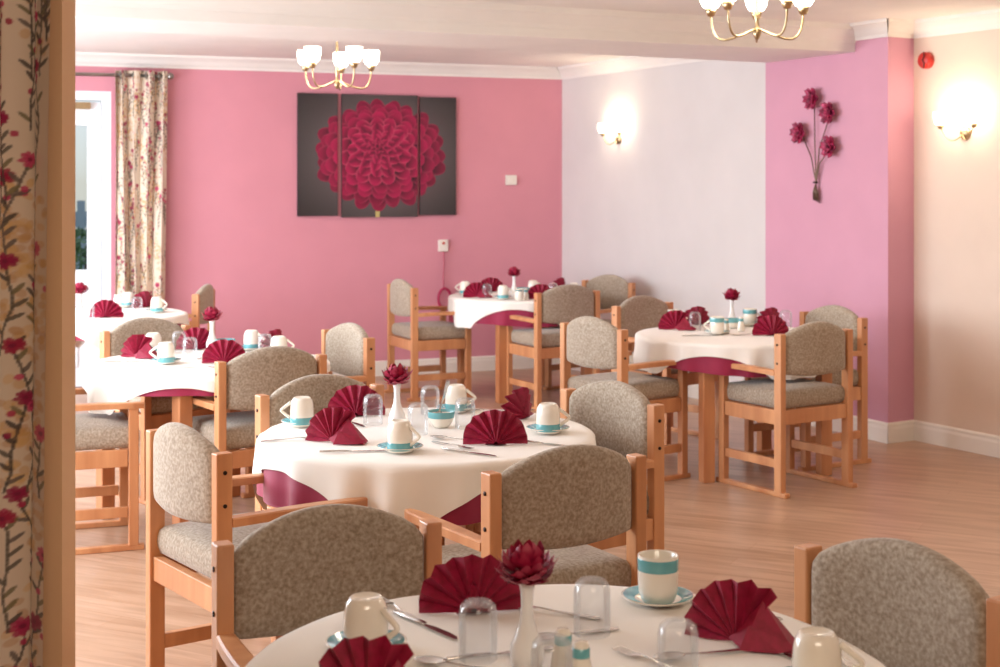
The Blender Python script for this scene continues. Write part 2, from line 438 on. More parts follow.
def painted_grid(name, P, img, m, parent=None):
    """P: array [ny, nx, 3] of positions"""
    ny, nx = P.shape[:2]; me = bpy.data.meshes.new(name)
    idx = np.arange(ny * nx).reshape(ny, nx)
    q = np.stack([idx[:-1, :-1], idx[:-1, 1:], idx[1:, 1:], idx[1:, :-1]], -1).reshape(-1, 4)
    me.from_pydata(P.reshape(-1, 3).tolist(), [], q.tolist())
    at_ = me.color_attributes.new('paint', 'FLOAT_COLOR', 'POINT')
    c = np.ones((ny * nx, 4), dtype=np.float32); c[:, :3] = img.reshape(-1, 3); at_.data.foreach_set('color', c.ravel())
    me.polygons.foreach_set('use_smooth', [True] * len(me.polygons)); me.materials.append(m)
    o = bpy.data.objects.new(name, me); COL.objects.link(o); o.parent = parent; return o
M['curtain'] = attr_mat('floral_curtain_cotton', .9)
b_ = M['curtain'].node_tree.nodes['Principled BSDF']; b_.inputs['Sheen Weight'].default_value = .2
MAG = [lin(176, 34, 84), lin(160, 26, 66), lin(196, 60, 104), lin(150, 20, 72)]
def curtain(root, W, H, span, nf, amp, res, seed, density=1.0):
    img = painter_curtain(W, H, res, seed, MAG, density); ny, nx = img.shape[:2]
    s = np.linspace(0, 1, nx)[None, :]; t = np.linspace(0, 1, ny)[:, None]
    ph = s * nf * 2 * PI
    a = amp * (.8 + .35 * np.sin(s * 7 + t * 2))
    x = s * span + .008 * np.sin(ph * 2 + 1) + 0 * t + .012 * np.sin(t * 3 + s * 5)
    y = a * np.sin(ph + .5 * np.sin(t * 4)) + .01 * np.sin(ph * .37 + t * 6)
    z = t * H + 0 * s
    P = np.stack([x, y + 0 * t, z], -1)
    o = painted_grid('curtain_cloth', P, img, M['curtain'], root)
    return o
# near curtain beside the partition
nc = thing('curtain', 'floral curtain hanging in the left foreground beside the tan wall end', 'curtain', (at_d(43, 2.87).x - .50, 2.87, .02), 0)
curtain(nc, .80, 2.46, .50, 5.5, .03, .0023, 5, 4.6)
MB().tube([(-.35, 0, 2.44), (.53, 0, 2.44)], .013).lathe([(0, 0), (.02, .0), (.02, .04), (0, .04)], 12, (.53, 0, 2.42)).build('curtain_pole', M['rod'], nc)
# far curtain on the pink wall
fa = on_line(112, CR, U) + NU * .11; fbp = on_line(163, CR, U) + NU * .11
fc = thing('curtain', 'floral curtain hung from a metal pole on the pink wall by patio door', 'curtain', (fa.x, fa.y, .03), math.atan2(U.y, U.x))
CH = wz(70, fa) - .03
curtain(fc, .95, CH, (fbp - fa).length, 4, .045, .0045, 11, 4.2)
pz = wz(75, fa) - .03
pl = MB().tube([(-1.05, 0, pz), ((fbp - fa).length + .02, 0, pz)], .014); pl.build('curtain_pole', M['rod'], fc)
MB().lathe([(0, -.03), (.02, -.02), (.03, 0), (.02, .02), (0, .03)], 14, ((fbp - fa).length + .04, 0, pz)).build('finial', M['rod'], fc)
for i in range(4):
    xx = (i + .5) / 4 * (fbp - fa).length
    MB().tube([(xx + .006 * math.sin(k), .028 * math.cos(k * PI / 5), pz + .028 * math.sin(k * PI / 5)) for k in range(10)], .006, 6, closed=True).build('curtain_ring', M['rod'], fc)

# ------------------------------------------------------------------ triptych dahlia print
def dahlia(X, Z):
    """colour of a generic dark red dahlia print at canvas coordinates (metres from the bloom's centre)"""
    img = np.empty(X.shape + (3,)); rr = np.sqrt((X / .62) ** 2 + ((Z) / .5) ** 2)
    g = np.clip(1.1 - rr * .62, .12, 1)[..., None]
    img[:] = np.array(lin(122, 112, 112)[:3]) * g ** 1.6 + np.array(lin(30, 24, 26)[:3])
    st = (np.abs(X + .03) < .016) & (Z < -.2); img[st] = lin(196, 178, 112)[:3]
    rnd = random.Random(3)
    rings = [(.53, 23, .24, .070), (.50, 21, .24, .074), (.45, 20, .23, .074), (.39, 18, .22, .072), (.33, 15, .21, .068), (.265, 13, .18, .062),
             (.20, 11, .15, .050), (.15, 9, .12, .040), (.105, 8, .09, .030), (.065, 6, .065, .022), (.03, 5, .04, .015)]
    for k, (R, n, L, wd) in enumerate(rings):
        sx, sz = 1.06, .86
        cx, cz = -.03 * (k / 10), .07 * (k / 10)
        for i in range(n):
            a = 2 * PI * (i + .5 * (k % 2) + rnd.uniform(-.12, .12)) / n; R2 = R * rnd.uniform(.96, 1.04)
            tx, tz = cx + math.cos(a) * R2 * sx, cz + math.sin(a) * R2 * sz
            dx, dz = math.cos(a) * sx, math.sin(a) * sz; dl = math.hypot(dx, dz); dx /= dl; dz /= dl
            s = 1 - ((tx - X) * dx + (tz - Z) * dz) / L; t = (-(X - tx) * dz + (Z - tz) * dx)
            ok = (s > 0) & (s < 1)
            sc = np.clip(s, 0, 1); hw = wd * np.sqrt(np.clip(np.sin(PI * np.clip(sc, 0, 1) ** 1.35), 0, 1))
            ok &= np.abs(t) < hw; e = np.abs(t) / np.maximum(hw, 1e-4)
            tone = rnd.uniform(.8, 1.15); inner = k / 10
            cA = np.array(lin(46, 2, 24)[:3]); cB = np.array(lin(170, 18, 74)[:3]) * tone * (.55 + .45 * min(1, k / 3)); cE = np.array(lin(216, 84, 116)[:3]); cD = np.array(lin(44, 6, 30)[:3])
            mixv = np.clip((sc - (.50 if k < 5 else .30)) * 2.4, 0, 1)[..., None]; c = cA * (1 - mixv) + cB * mixv
            if k > 4:
                cen = np.clip(1 - e * 1.5, 0, 1)[..., None] * .7; c = c * (1 - cen) + cD * cen
            ed = (np.clip((e - .72) * 4, 0, 1) * np.clip(sc * 1.2, 0, 1))[..., None] * (.75 if k > 3 else .3); c = c * (1 - ed) + cE * ed
            out = np.clip((e - .93) * 14, 0, 1)[..., None] * .5; c = c * (1 - out) + cA * out
            img[ok] = c[ok]
    return img
M['print'] = attr_mat('printed_canvas', .45); M['canvas_edge'] = mat('dark_canvas_edge', lin(40, 34, 36), .6)
yaw = math.atan2(U.y, U.x)
bc_p = on_line(380, CR, U); bc_z = wz(155, bc_p)
for (xa, xb, ya, yb, lab) in ((297, 337, 93.5, 216, 'narrow left canvas panel of the dark red dahlia print on the pink wall'),
                              (341, 416.5, 95, 217, 'wide centre canvas panel of the dahlia print with the bloom centre and stem'),
                              (419, 455, 97.5, 215, 'narrow right canvas panel of the dark red dahlia print on the pink wall')):
    pa, pb = on_line(xa, CR, U), on_line(xb, CR, U); mid = (pa + pb) / 2; z1, z0 = wz(ya, mid), wz(yb, mid); Wd = (pb - pa).length
    r = thing('canvas_panel', lab, 'picture', (pa + NU * .001) + Vector((0, 0, z0)), yaw, 'three-panel dahlia picture')
    MB().box((Wd / 2, -.015, (z1 - z0) / 2), (Wd, .028, z1 - z0)).build('stretcher_frame', M['canvas_edge'], r)
    nx, ny = int(Wd / .005), int((z1 - z0) / .005)
    gx, gz = np.meshgrid(np.linspace(0, Wd, nx), np.linspace(0, z1 - z0, ny))
    off = (pa - bc_p).dot(U)
    img = dahlia(gx + off, gz + z0 - bc_z)
    painted_grid('printed_canvas', np.stack([gx, np.full_like(gx, -.0302), gz], -1), img, M['print'], r)

# ------------------------------------------------------------------ small wall fittings
def wallspot(px, py, P, D): p = on_line(px, P, D); return Vector((p.x, p.y, wz(py, p)))
p = wallspot(510.5, 180, CR, U) + NU * .012
tag(MB().box((0, 0, 0), (.10, .022, .085), yaw, .004).box((0, -.014, 0), (.03, .008, .045), yaw, .002).build('light_switch', M['plastic'], loc=p), 'white square switch on the pink wall right of the dahlia picture', 'switch')
p = wallspot(442.5, 245.5, CR, U) + NU * .014
cp = thing('call_point', 'white call unit on the pink wall with a cord hanging from it', 'call point', p, yaw)
MB().box((0, 0, 0), (.085, .026, .10), 0, .005).build('housing', M['plastic'], cp)
MB().lathe([(0, 0), (.012, 0), (.012, .006), (0, .006)], 12, fn=lambda v: Vector((v.x, -.013 - v.z, v.y + .02))).build('button', M['red'], cp)
MB().tube([(0, -.012, -.05), (.005, -.012, -.15), (-.003, -.012, -.26), (.004, -.014, -.36)], .007, 6).build('cord', M['pinkcord'], cp)
MB().tube([(.004 - .055 * math.sin(k * 2 * PI / 20) ** 1, -.03 - .0 * k, -.445 + .085 * math.cos(k * 2 * PI / 20)) for k in range(20)], .012, 8, closed=True).build('pull_loop', M['callcord'], cp)
# round red alarm sounder
p = wallspot(928, 60.5, PC, CD); cyaw = math.atan2(CD.y, CD.x)
al = thing('alarm_sounder', 'round red fire alarm sounder high on the cream wall', 'alarm', p, cyaw)
toout = lambda v: Vector((v.x, -v.z, v.y))
MB().lathe([(0, 0), (.052, 0), (.052, .03), (.046, .042), (.03, .048), (0, .05)], 24, fn=toout).build('housing', M['red'], al)
MB().tube([(.012, -.05, .05), (.02, -.054, .02), (.006, -.056, 0), (.02, -.054, -.02), (.012, -.05, -.05)], .004, 6).build('slot', M['darkred'], al)
# metal flower spray on the pier
p0 = wallspot(819, 200, CR, WD); wyaw = math.atan2(WD.y, WD.x)
fw = thing('metal_flower_spray', 'burgundy metal flower spray of four blooms hung on the lilac pink pier', 'wall art', p0, wyaw)
def loc2(px, py):
    q = wallspot(px, py, CR, WD); return Vector(((q - p0).dot(WD), -.03, q.z - p0.z))
tie = loc2(819, 183)
for i, (px, py) in enumerate(((817, 99), (833.5, 113), (804, 133), (834.5, 146.5))):
    c = loc2(px, py); kn = tie + Vector((0, .005, 0))
    pts = [Vector((tie.x + (i - 1.5) * -.012, -.025, 0)), kn, tie.lerp(c, .45) + Vector(((c.x - tie.x) * -.18, 0, .02)), c + Vector((0, .008, 0))]
    MB().tube(pts, .0045, 6).build('stem', M['metalstem'], fw)
    mb = MB()
    for ring, (n, R, L, tilt) in enumerate(((6, .043, .042, .012), (5, .021, .032, .022))):
        for k in range(n):
            a = 2 * PI * k / n + ring * .5 + i; u = Vector((math.cos(a), 0, math.sin(a))); v = Vector((-u.z, 0, u.x)); cc = c + u * R + Vector((0, -tilt, 0))
            mb.pad(lambda s, t, h, cc=cc, u=u, v=v, L=L: cc + u * (s * L * .75) + v * (t * L * .62 * (1 - .35 * s * s)) + Vector((0, -.007 * h - .012 * (s * s + t * t), 0)), 6, 6)
    mb.lathe([(0, 0), (.012, .002), (.014, .010), (0, .016)], 10, fn=lambda q, c=c: c + Vector((q.x, -q.z - .016, q.y)))
    mb.build('bloom', M['metalflower'], fw)
mb = MB()
for k in range(5): mb.tube([tie + Vector((0, 0, -.01)), tie + Vector(((k - 2) * .012, -.004 * (k % 2), -.06)), Vector(((k - 2) * .016, -.02, -.005 * k))], .004, 6)
mb.build('stem_ends', M['metalstem'], fw)
MB().tube([tie + Vector((.014 * math.cos(k), .014 * math.sin(k), .003 * k * .2)) for k in range(14)], .004, 6).build('tie', M['bolt'], fw)

# ------------------------------------------------------------------ light fittings
def shade_prof(r, h): return [(.35 * r, 0), (.7 * r, .12 * h), (.92 * r, .35 * h), (1.0 * r, .65 * h), (.98 * r, h), (.93 * r, h), (.94 * r, .65 * h), (.85 * r, .36 * h), (.6 * r, .16 * h), (0, .12 * h)]
def point(name, loc, e, col=(1, .80, .56), r=.03):
    l = bpy.data.lights.new(name, 'POINT'); l.energy = e; l.color = col; l.shadow_soft_size = r
    o = bpy.data.objects.new(name, l); COL.objects.link(o); o.location = loc; return o
def chandelier(px, d, zbot, label, rot, n=5):
    c = at_d(px, d, 0); r = thing('chandelier', label, 'chandelier', (c.x, c.y, zbot), rot)
    H = ZC - zbot
    MB().lathe([(0, 0), (.008, .004), (.016, .02), (.02, .035), (.012, .05), (.009, .09), (.016, .11), (.01, .13), (.008, H - .04), (.008, H - .03), (.045, H - .02), (.05, H), (0, H)], 18).build('stem', M['brass'], r)
    for k in range(n):
        a = 2 * PI * k / n; u = Vector((math.cos(a), math.sin(a), 0)); R = .225
        pts = []
        for i in range(13):
            t = i / 12; rr = .012 + (R - .012) * (math.sin(t * PI / 2) ** .8); z = .05 - .055 * math.sin(t * PI * .9) + .108 * t ** 3
            pts.append(u * rr + Vector((0, 0, z)))
        ar = MB().tube(pts, .0055, 7).build('arm', M['brass'], r)
        tip = pts[-1]
        MB().lathe([(0, -.02), (.016, -.018), (.024, .0), (.026, .018), (.02, .02), (0, .02)], 14, tip).build('lamp_cup', M['brass'], ar)
        MB().lathe(shade_prof(.054, .10), 16, tip + Vector((0, 0, .014))).build('lamp_shade', M['lit'], ar)
    point('chandelier_bulbs', Vector((c.x, c.y, zbot + .28)), 10, (1, .86, .68), .12)
chandelier(337, 9.35, 2.205, 'brass chandelier with lit white glass shades in front of the dahlia picture', .3)
chandelier(757, 6.75, 2.265, 'brass chandelier with lit white glass shades at the top right, cut by frame', .15)
def sconce(px, py, P, D, n_in, label, e):
    p = wallspot(px, py, P, D); y_ = math.atan2(D.y, D.x); r = thing('wall_light', label, 'wall light', p, y_)
    MB().lathe([(0, 0), (.04, 0), (.042, .01), (.03, .018), (.012, .03), (0, .032)], 20, fn=toout).build('wall_plate', M['brass'], r)
    for sx in (-1, 1):
        pts = [Vector((sx * .13 * t, -.03 - .045 * math.sin(t * PI / 2), -.01 - .045 * math.sin(t * PI) + .05 * t * t)) for t in [i / 8 for i in range(9)]]
        ar = MB().tube(pts, .0045, 7).build('arm', M['brass'], r); tip = pts[-1]
        MB().lathe([(0, -.015), (.012, -.014), (.019, 0), (.02, .012), (0, .014)], 12, tip).build('lamp_cup', M['brass'], ar)
        MB().lathe(shade_prof(.042, .08), 14, tip + Vector((0, 0, .008))).build('lamp_shade', M['lit'], ar)
    nn = Vector((D.y, -D.x, 0)).normalized()
    point('wall_light_bulbs', p + nn * .09 + Vector((0, 0, .13)), e, (1, .80, .54), .05)
sconce(619, 139, CR, WD, 0, 'brass twin wall light with lit shades on the off-white wall', 3.2)
sconce(966, 133, PC, CD, 0, 'brass twin wall light with lit shades on the cream wall at right edge', 4)

# ------------------------------------------------------------------ dining chair
CHW, CHD = .52, .43      # between outer faces of posts, rear to front leg
def make_chair():
    r = thing('dining_armchair', '', 'chair', (0, 0, 0)); x = CHW / 2 - .02      # faces +Y, origin midway between rear posts
    W = M['wood']
    for sx in (-1, 1):
        lg = MB().box((sx * x, 0, .425), (.038, .05, .81), 0, .004).build('leg', W, r)
        for z in (.68, .775): MB().lathe([(0, 0), (.006, .0), (.006, .003), (0, .003)], 10, fn=lambda v, z=z, sx=sx: Vector((sx * (x + .019 + v.z), v.x, v.y + z))).build('bolt', M['bolt'], lg)
        MB().box((sx * x, CHD, .3235), (.04, .042, .607), 0, .004).build('leg', W, r)
        # armrest: flat board, gently bowed outwards, rounded nose
        vs = []; n = 10; fs = []
        for i in range(n + 1):
            t = i / n; yy = .025 + t * (CHD + .02); bow = .012 * math.sin(t * PI); hw = .021 + .004 * math.sin(t * PI)
            if i == n: hw *= .6
            zt = .642 + .006 * math.sin(t * PI)
            for (dx, dz) in ((-hw, -.026), (-hw, -.004), (-hw + .005, 0), (hw - .005, 0), (hw, -.004), (hw, -.026)):
                vs.append((sx * (x + bow) + dx, yy, zt + dz))
        for i in range(n):
            for k in range(6): fs.append((i * 6 + k, i * 6 + (k + 1) % 6, (i + 1) * 6 + (k + 1) % 6, (i + 1) * 6 + k))
        fs += [tuple(range(6)), tuple(range(n * 6, n * 6 + 6))]
        MB().add(vs, fs).build('armrest', W, r)
        MB().box((sx * x, CHD / 2, .167), (.026, CHD - .05, .045), 0, .003).build('stretcher', W, r)
        MB().box((sx * x, CHD / 2 - .005, .0125), (.036, CHD + .10, .025), 0, .004).build('floor_runner', W, r)
    fr = MB(); iw = CHW - .08
    for y, dpt in ((0, .03), (CHD, .03)): fr.box((0, y, .402), (iw, dpt, .075), 0, .003)
    for sx in (-1, 1): fr.box((sx * x, CHD / 2, .402), (.028, CHD - .05, .075), 0, .003)
    fr.build('seat_frame', W, r)
    # seat cushion
    def seat(u, v, h):
        return Vector((u * .236 * (1 if abs(v) < .5 else 1 - .02 * (abs(v) - .5)), CHD / 2 + .005 + v * .222, .487 + h * .047 + .012 * (1 - u * u) * (1 - v * v) * (1 if h > 0 else 0)))
    MB().pad(seat, 16, 16, 34).build('seat', M['fab'], r)
    # backrest: arched top, curved in plan, standing proud of the posts
    def back(u, v, h):
        top = .818 + .066 * (1 - abs(u) ** 2.0) - .018 * max(0, abs(u) - .88) * 8; bot = .622 - .016 * (1 - u * u)
        z = bot + (top - bot) * (v + 1) / 2
        return Vector((u * .219, -.030 * (1 - u * u) + .005 - h * .026, z))
    MB().pad(back, 24, 16, 18).build('backrest', M['fab'], r)
    return Proto(r)
chair = make_chair()
CHAIRS = []
def put_chair(lp, rp, faces_cam, group, label, push=0):
    """lp/rp: (px, depth) of the posts seen left and right"""
    a, b = at_d(*lp), at_d(*rp); mid = (a + b) / 2; d = (b - a).normalized()
    Fv = Vector((d.y, -d.x, 0)) if faces_cam else Vector((-d.y, d.x, 0))
    mid = mid + Fv * push
    rz = math.atan2(Fv.y, Fv.x) - PI / 2
    CHAIRS.append((mid, Fv)); return chair.put(mid, rz, label, group)
g1, g2, g3, g5, g6 = ('armchairs round the nearest table', 'armchairs round the middle table', 'armchairs round the left table', 'armchairs round the table by the pink wall', 'armchairs round the right table')
put_chair((219, 3.10), (434, 3.31), True, g1, 'beech armchair with brown-looking arched back in left foreground, before the nearest table')
put_chair((813, 3.07), (996, 2.70), True, g1, 'beech armchair at the bottom right corner of the photo, right of nearest table')
put_chair((152, 4.55), (226, 4.12), False, g2, 'beech armchair left of the middle table, seen obliquely with seat and tall legs showing')
put_chair((485, 3.85), (642, 4.12), False, g2, 'beech armchair with its back to the viewer on the near side of the middle table')
put_chair((564, 5.42), (652, 5.03), True, g2, 'beech armchair with pale lit back on the right side of the middle table', -.02)
put_chair((261, 5.27), (378, 5.55), True, g2, 'beech armchair behind the middle table at its far left')
put_chair((215, 6.24), (326, 6.53), False, g3, 'beech armchair with its back to the viewer in front of the left table')
put_chair((103, 7.54), (188, 7.88), True, g3, 'beech armchair behind the left table, its arched back below the patio curtain')
put_chair((327, 7.62), (369, 7.22), True, g3, 'beech armchair right of the left table, its pale backrest below the dahlia picture')
put_chair((196, 10.06), (211, 10.52), False, 'armchairs round the far left table', 'beech armchair seen edge-on right of the far left table against pink wall')
put_chair((391, 11.1), (417, 10.62), False, g5, 'beech armchair in side view left of the table by the pink wall', -.01)
put_chair((534, 10.15), (600, 10.4), False, g5, 'beech armchair with its back to the viewer at the table by the pink wall')
put_chair((588, 11.5), (629, 11.2), True, g5, 'beech armchair furthest back beneath the wall light on the white wall')
put_chair((566, 8.0), (622, 7.62), False, g6, 'beech armchair in side view on the left side of the right table')
put_chair((777, 7.38), (850, 7.66), False, g6, 'beech armchair with back to the viewer and whole frame showing at the right table')
put_chair((804, 8.70), (863, 8.28), True, g6, 'beech armchair on the far right side of the right table by the pink pier')
put_chair((617, 9.08), (668, 9.38), True, g6, 'beech armchair behind the left end of the right table before the white wall')
# left one, mostly hidden by the partition
Fv = Vector((.94, .33, 0)).normalized(); Pp = Vector((-Fv.y, Fv.x, 0)); mid = Vector((-1.60, 6.33, 0)) - Fv * CHD + Pp * (CHW / 2 - .02)
CHAIRS.append((mid, Fv)); chair.put(mid, math.atan2(Fv.y, Fv.x) - PI / 2, 'beech armchair half hidden by the tan wall end, left of the left table', g3)

# ------------------------------------------------------------------ tables and cloths
TZ = .742; TOP = .7465
def make_table():
    r = thing('dining_table', '', 'table', (0, 0, 0))
    MB().lathe([(0, .712), (.535, .712), (.54, .716), (.54, .738), (.535, TZ), (0, TZ)], 48, smooth=False).build('tabletop', M['table_wood'], r)
    a = .352; ap = MB()
    for k in range(4): ap.box((math.cos(k * PI / 2) * a, math.sin(k * PI / 2) * a, .682), (.022, 2 * a - .07, .06), k * PI / 2)
    ap.build('apron', M['table_wood'], r)
    for sx in (-1, 1):
        for sy in (-1, 1): MB().box((sx * a, sy * a, .356), (.068, .068, .712), 0, .005).build('leg', M['table_wood'], r)
    return Proto(r)
table = make_table()
def drape(c, R, hang, rot, ztop, ripple, nfold, seed, out):
    """round table cloth: hang(theta) = length below the edge"""
    nT, nS, nR = 192, 16, 8; rnd = random.Random(seed); ph = [rnd.uniform(0, 6.28) for _ in range(4)]
    vs, fs = [(c.x, c.y, ztop)], []
    for i in range(1, nR + nS + 1):
        for k in range(nT):
            th = 2 * PI * k / nT; Lh = hang(th - rot)
            if i <= nR: r_ = R * i / nR; z = ztop
            else:
                s = (i - nR) / nS; q = s * Lh; bend = .018
                if q < bend * PI / 2: a = q / bend; dr_, dz = bend * math.sin(a), bend * (1 - math.cos(a))
                else: dr_, dz = bend, bend + q - bend * PI / 2
                fold = .5 + .5 * math.sin(nfold * th + ph[0] + .9 * math.sin(3 * th + ph[1])); fold = fold * .75 + .25 * (.5 + .5 * math.sin(nfold * 1.7 * th + ph[2]))
                g = min(1, q / .13)
                r_ = R + out + dr_ + ripple * fold * g * (.35 + .65 * min(1, Lh / .3)) - .25 * ripple * g + out * 0
                z = ztop - dz
            x, y = c.x + r_ * math.cos(th), c.y + r_ * math.sin(th)
            if i > nR:
                for (m_, Fq) in CHAIRS:      # cloth comes to rest on a seat under it
                    rel = Vector((x, y, 0)) - m_; f_ = rel.dot(Fq); s_ = rel.dot(Vector((-Fq.y, Fq.x, 0)))
                    if -.02 < f_ < CHD + .03 and abs(s_) < .245 and z < .56: z = .56 + (.005 if out > 0 else 0)
            vs.append((x, y, z))
    for k in range(nT): fs.append((0, 1 + k, 1 + (k + 1) % nT))
    for i in range(nR + nS - 1):
        for k in range(nT):
            a = 1 + i * nT; b = a + nT; k2 = (k + 1) % nT; fs.append((a + k, b + k, b + k2, a + k2))
    return MB().add(vs, fs, True)
def square(half, R, cap): return lambda t: min(cap, half / max(abs(math.cos(t)), abs(math.sin(t))) - R)
TABLES = {}
def put_table(key, c, legdeg, clothdeg, where, seed, half=.655, under=.20, cap=.40):
    c = Vector((c[0], c[1], 0)); TABLES[key] = c
    table.put(c, math.radians(legdeg - 225), 'round wooden dining table under white and burgundy cloths, ' + where, 'round dining tables')
    u = drape(c, .545, lambda t: under + .012 * math.sin(3 * t + seed), 0, TZ + .0015, .034, 18, seed, 0).build('undercloth', M['burg'])
    tag(u, 'burgundy undercloth showing below the white tablecloth, ' + where, 'tablecloth', 'burgundy undercloths')
    t = drape(c, .545, square(half, .55, cap), math.radians(clothdeg - 45), TOP - .0005, .046, 18, seed, .012).build('tablecloth', M['cloth'])
    tag(t, 'white tablecloth draped over the round table, ' + where, 'tablecloth', 'white tablecloths')
W1, W2, W3, W4, W5, W6 = ('nearest at the bottom edge', 'in the middle of the photo', 'on the left side', 'far left by the patio door', 'at the back by the pink wall', 'on the right by the pink pier')
put_table(1, (.115, 2.53), 75, 20, W1, 1)
put_table(2, (-.25, 4.97), -106, -98, W2, 2, .625, .205, .30)
put_table(3, (-1.39, 6.92), -92, -136, W3, 3, .605, .10, .36)
put_table(4, (-2.63, 9.48), -100, -62, W4, 4, .61, .13, .3)
put_table(5, (.18, 11.02), -110, -52, W5, 5, .62, .19, .22)
put_table(6, (1.34, 8.2), -118, -68, W6, 6, .625, .165, .36)

# ------------------------------------------------------------------ tableware prototypes
def band(mb, r, z0, z1): return mb
def make_mug(inverted):
    r = thing('mug', '', 'mug', (0, 0, 0)); H = .098; R = .041
    def f(v): return Vector((v.x, v.y, H - v.z)) if inverted else v
    MB().lathe([(0, .006), (.024, .004), (.027, 0), (.030, .003), (.036, .012), (.0395, .026), (R, .05), (R, H - .0005), (R - .0015, H), (R - .004, H - .003), (R - .0045, .03), (.03, .012), (0, .010)], 28, fn=f).build('body', M['china'], r)
    MB().lathe([(R + .0001, H - .030), (R + .0007, H - .0285), (R + .0007, H - .007), (R + .0001, H - .0055)], 28, fn=f).build('teal_band', M['teal'], r)
    pts = [f(Vector((R - .003 + .035 * math.sin(t * PI), 0, .076 - .058 * t - .004 * math.sin(2 * PI * t)))) for t in [i / 12 for i in range(13)]]
    MB().tube(pts, [.0062 - .0012 * math.sin(PI * i / 12) for i in range(13)], 8, 1.0).build('handle', M['china'], r)
    return Proto(r)
def make_saucer():
    r = thing('saucer', '', 'saucer', (0, 0, 0))
    MB().lathe([(0, .002), (.03, 0), (.034, .002), (.05, .007), (.066, .012), (.074, .0165), (.0745, .018), (.072, .018), (.05, .0105), (.036, .0058), (.03, .0055), (0, .0055)], 36).build('dish', M['china'], r)
    MB().lathe([(.0475, .0106), (.0475, .0104), (.0708, .0187), (.0708, .0182)], 36).build('teal_rim', M['teal'], r)
    return Proto(r)
def make_tumbler():
    o = MB().lathe([(0, .1015), (.022, .1005), (.0302, .0935), (.0335, .081), (.0337, .06), (.0332, .001), (.0335, 0), (.0345, .001), (.035, .06), (.035, .082), (.032, .096), (.024, .104), (.012, .106), (0, .1055), ], 28)
    r = o.build('drinking_glass', M['glass']); tag(r, '', 'glass'); return Proto(r)
def make_napkin(var):
    """pleated fan standing on its straight edge with a folded triangular stand"""
    mb = MB(); n = 9 if not var else 7; R = .10; a0, a1 = (math.radians(-4), math.radians(184)) if not var else (math.radians(48), math.radians(188)); cols = 4
    vs, fs = [], []
    for i in range(2 * n + 1):
        a = a0 + (a1 - a0) * i / (2 * n); zz = 1 if i % 2 else -1
        for j in range(cols + 1):
            t = j / cols; rr = .006 + (R * (1 + .02 * math.sin(i * 2.1 + var))) * t; dep = zz * (.001 + .0125 * t)
            lean = .16 * rr * math.sin(a) + .42 * abs(rr * math.cos(a))
            vs.append((rr * math.cos(a), dep + lean, max(.001, rr * math.sin(a) + .008)))
    for i in range(2 * n):
        for j in range(cols):
            p_ = i * (cols + 1) + j; fs.append((p_, p_ + cols + 1, p_ + cols + 2, p_ + 1))
    mb.add(vs, fs)
    # second leaf of the pleats behind, thinner spread
    vs2 = [(x * .96, y + .004, z * .96) for x, y, z in vs]; mb.add(vs2, fs)
    if var:   # folded triangular tail lying out to one side
        s = .11
        mb.add([(.045, .03, .078), (-.012, .0, .012), (.02, -.03, .002), (s * 1.05, -.016, .002), (s, .045, .003), (.03, .05, .003)], [(0, 1, 2), (0, 2, 3), (0, 3, 4), (0, 4, 5), (1, 5, 4, 3, 2)])
        mb.add([(.03, -.02, .045), (.015, -.036, .002), (s * .8, -.03, .004), (s * 1.12, -.012, .012)], [(0, 1, 2), (0, 2, 3)])
    else:
        mb.add([(0, .004, .07), (0, .075, .003), (-.035, .01, .002), (.035, .01, .002)], [(0, 1, 2), (0, 3, 1), (2, 3, 1)])
    m = mb.build('fan_napkin', M['nap']); sd = m.modifiers.new('thickness', 'SOLIDIFY'); sd.thickness = .0012
    tag(m, '', 'napkin'); return Proto(m)
def make_vase():
    r = MB().lathe([(0, 0), (.022, 0), (.027, .004), (.031, .022), (.029, .042), (.020, .062), (.0125, .085), (.0105, .11), (.0115, .135), (.0155, .152), (.0150, .154), (.010, .134), (.009, .11), (0, .10)], 24).build('bud_vase', M['vase'])
    tag(r, '', 'vase'); return Proto(r)
def make_flower():
    r = thing('artificial_flower', '', 'flower', (0, 0, 0))      # origin at vase base, stem drops into neck
    MB().tube([(0, 0, .105), (.001, 0, .14), (0, 0, .166)], .0028, 6).lathe([(0, .152), (.008, .155), (.014, .164), (.01, .172), (0, .174)], 10).build('stem', M['stem'], r)
    mb = MB(); rnd = random.Random(5)
    for ring, (n, el, L, wd, z0) in enumerate(((11, -14, .034, .015, .168), (11, 6, .038, .016, .170), (10, 26, .038, .016, .173), (9, 44, .038, .015, .176), (8, 60, .036, .013, .178), (6, 76, .036, .011, .18))):
        for k in range(n):
            a = 2 * PI * k / n + ring * .4 + rnd.uniform(-.15, .15); e = math.radians(el + rnd.uniform(-9, 9)); L2 = L * rnd.uniform(.85, 1.2)
            u = Vector((math.cos(a) * math.cos(e), math.sin(a) * math.cos(e), math.sin(e))); v = Vector((-math.sin(a), math.cos(a), 0)); w_ = u.cross(v)
            b0 = Vector((math.cos(a) * .006, math.sin(a) * .006, z0)); vs = []
            for i, (t, hw) in enumerate(((0, .3), (.3, .85), (.6, 1), (.82, .6), (1, .04))):
                cpt = b0 + u * (L2 * 1.3 * t) - w_ * (.010 * math.sin(t * PI)) * 1 + Vector((0, 0, .006 * t * t * (1 if el < 30 else -1)))
                vs += [cpt - v * wd * 1.15 * hw, cpt + w_ * -.003 * hw, cpt + v * wd * hw]
            fs = []
            for i in range(4): fs += [(i * 3, i * 3 + 1, i * 3 + 4, i * 3 + 3), (i * 3 + 1, i * 3 + 2, i * 3 + 5, i * 3 + 4)]
            mb.add(vs, fs, True)
    mb.build('petals', M['petal'], r); return Proto(r)
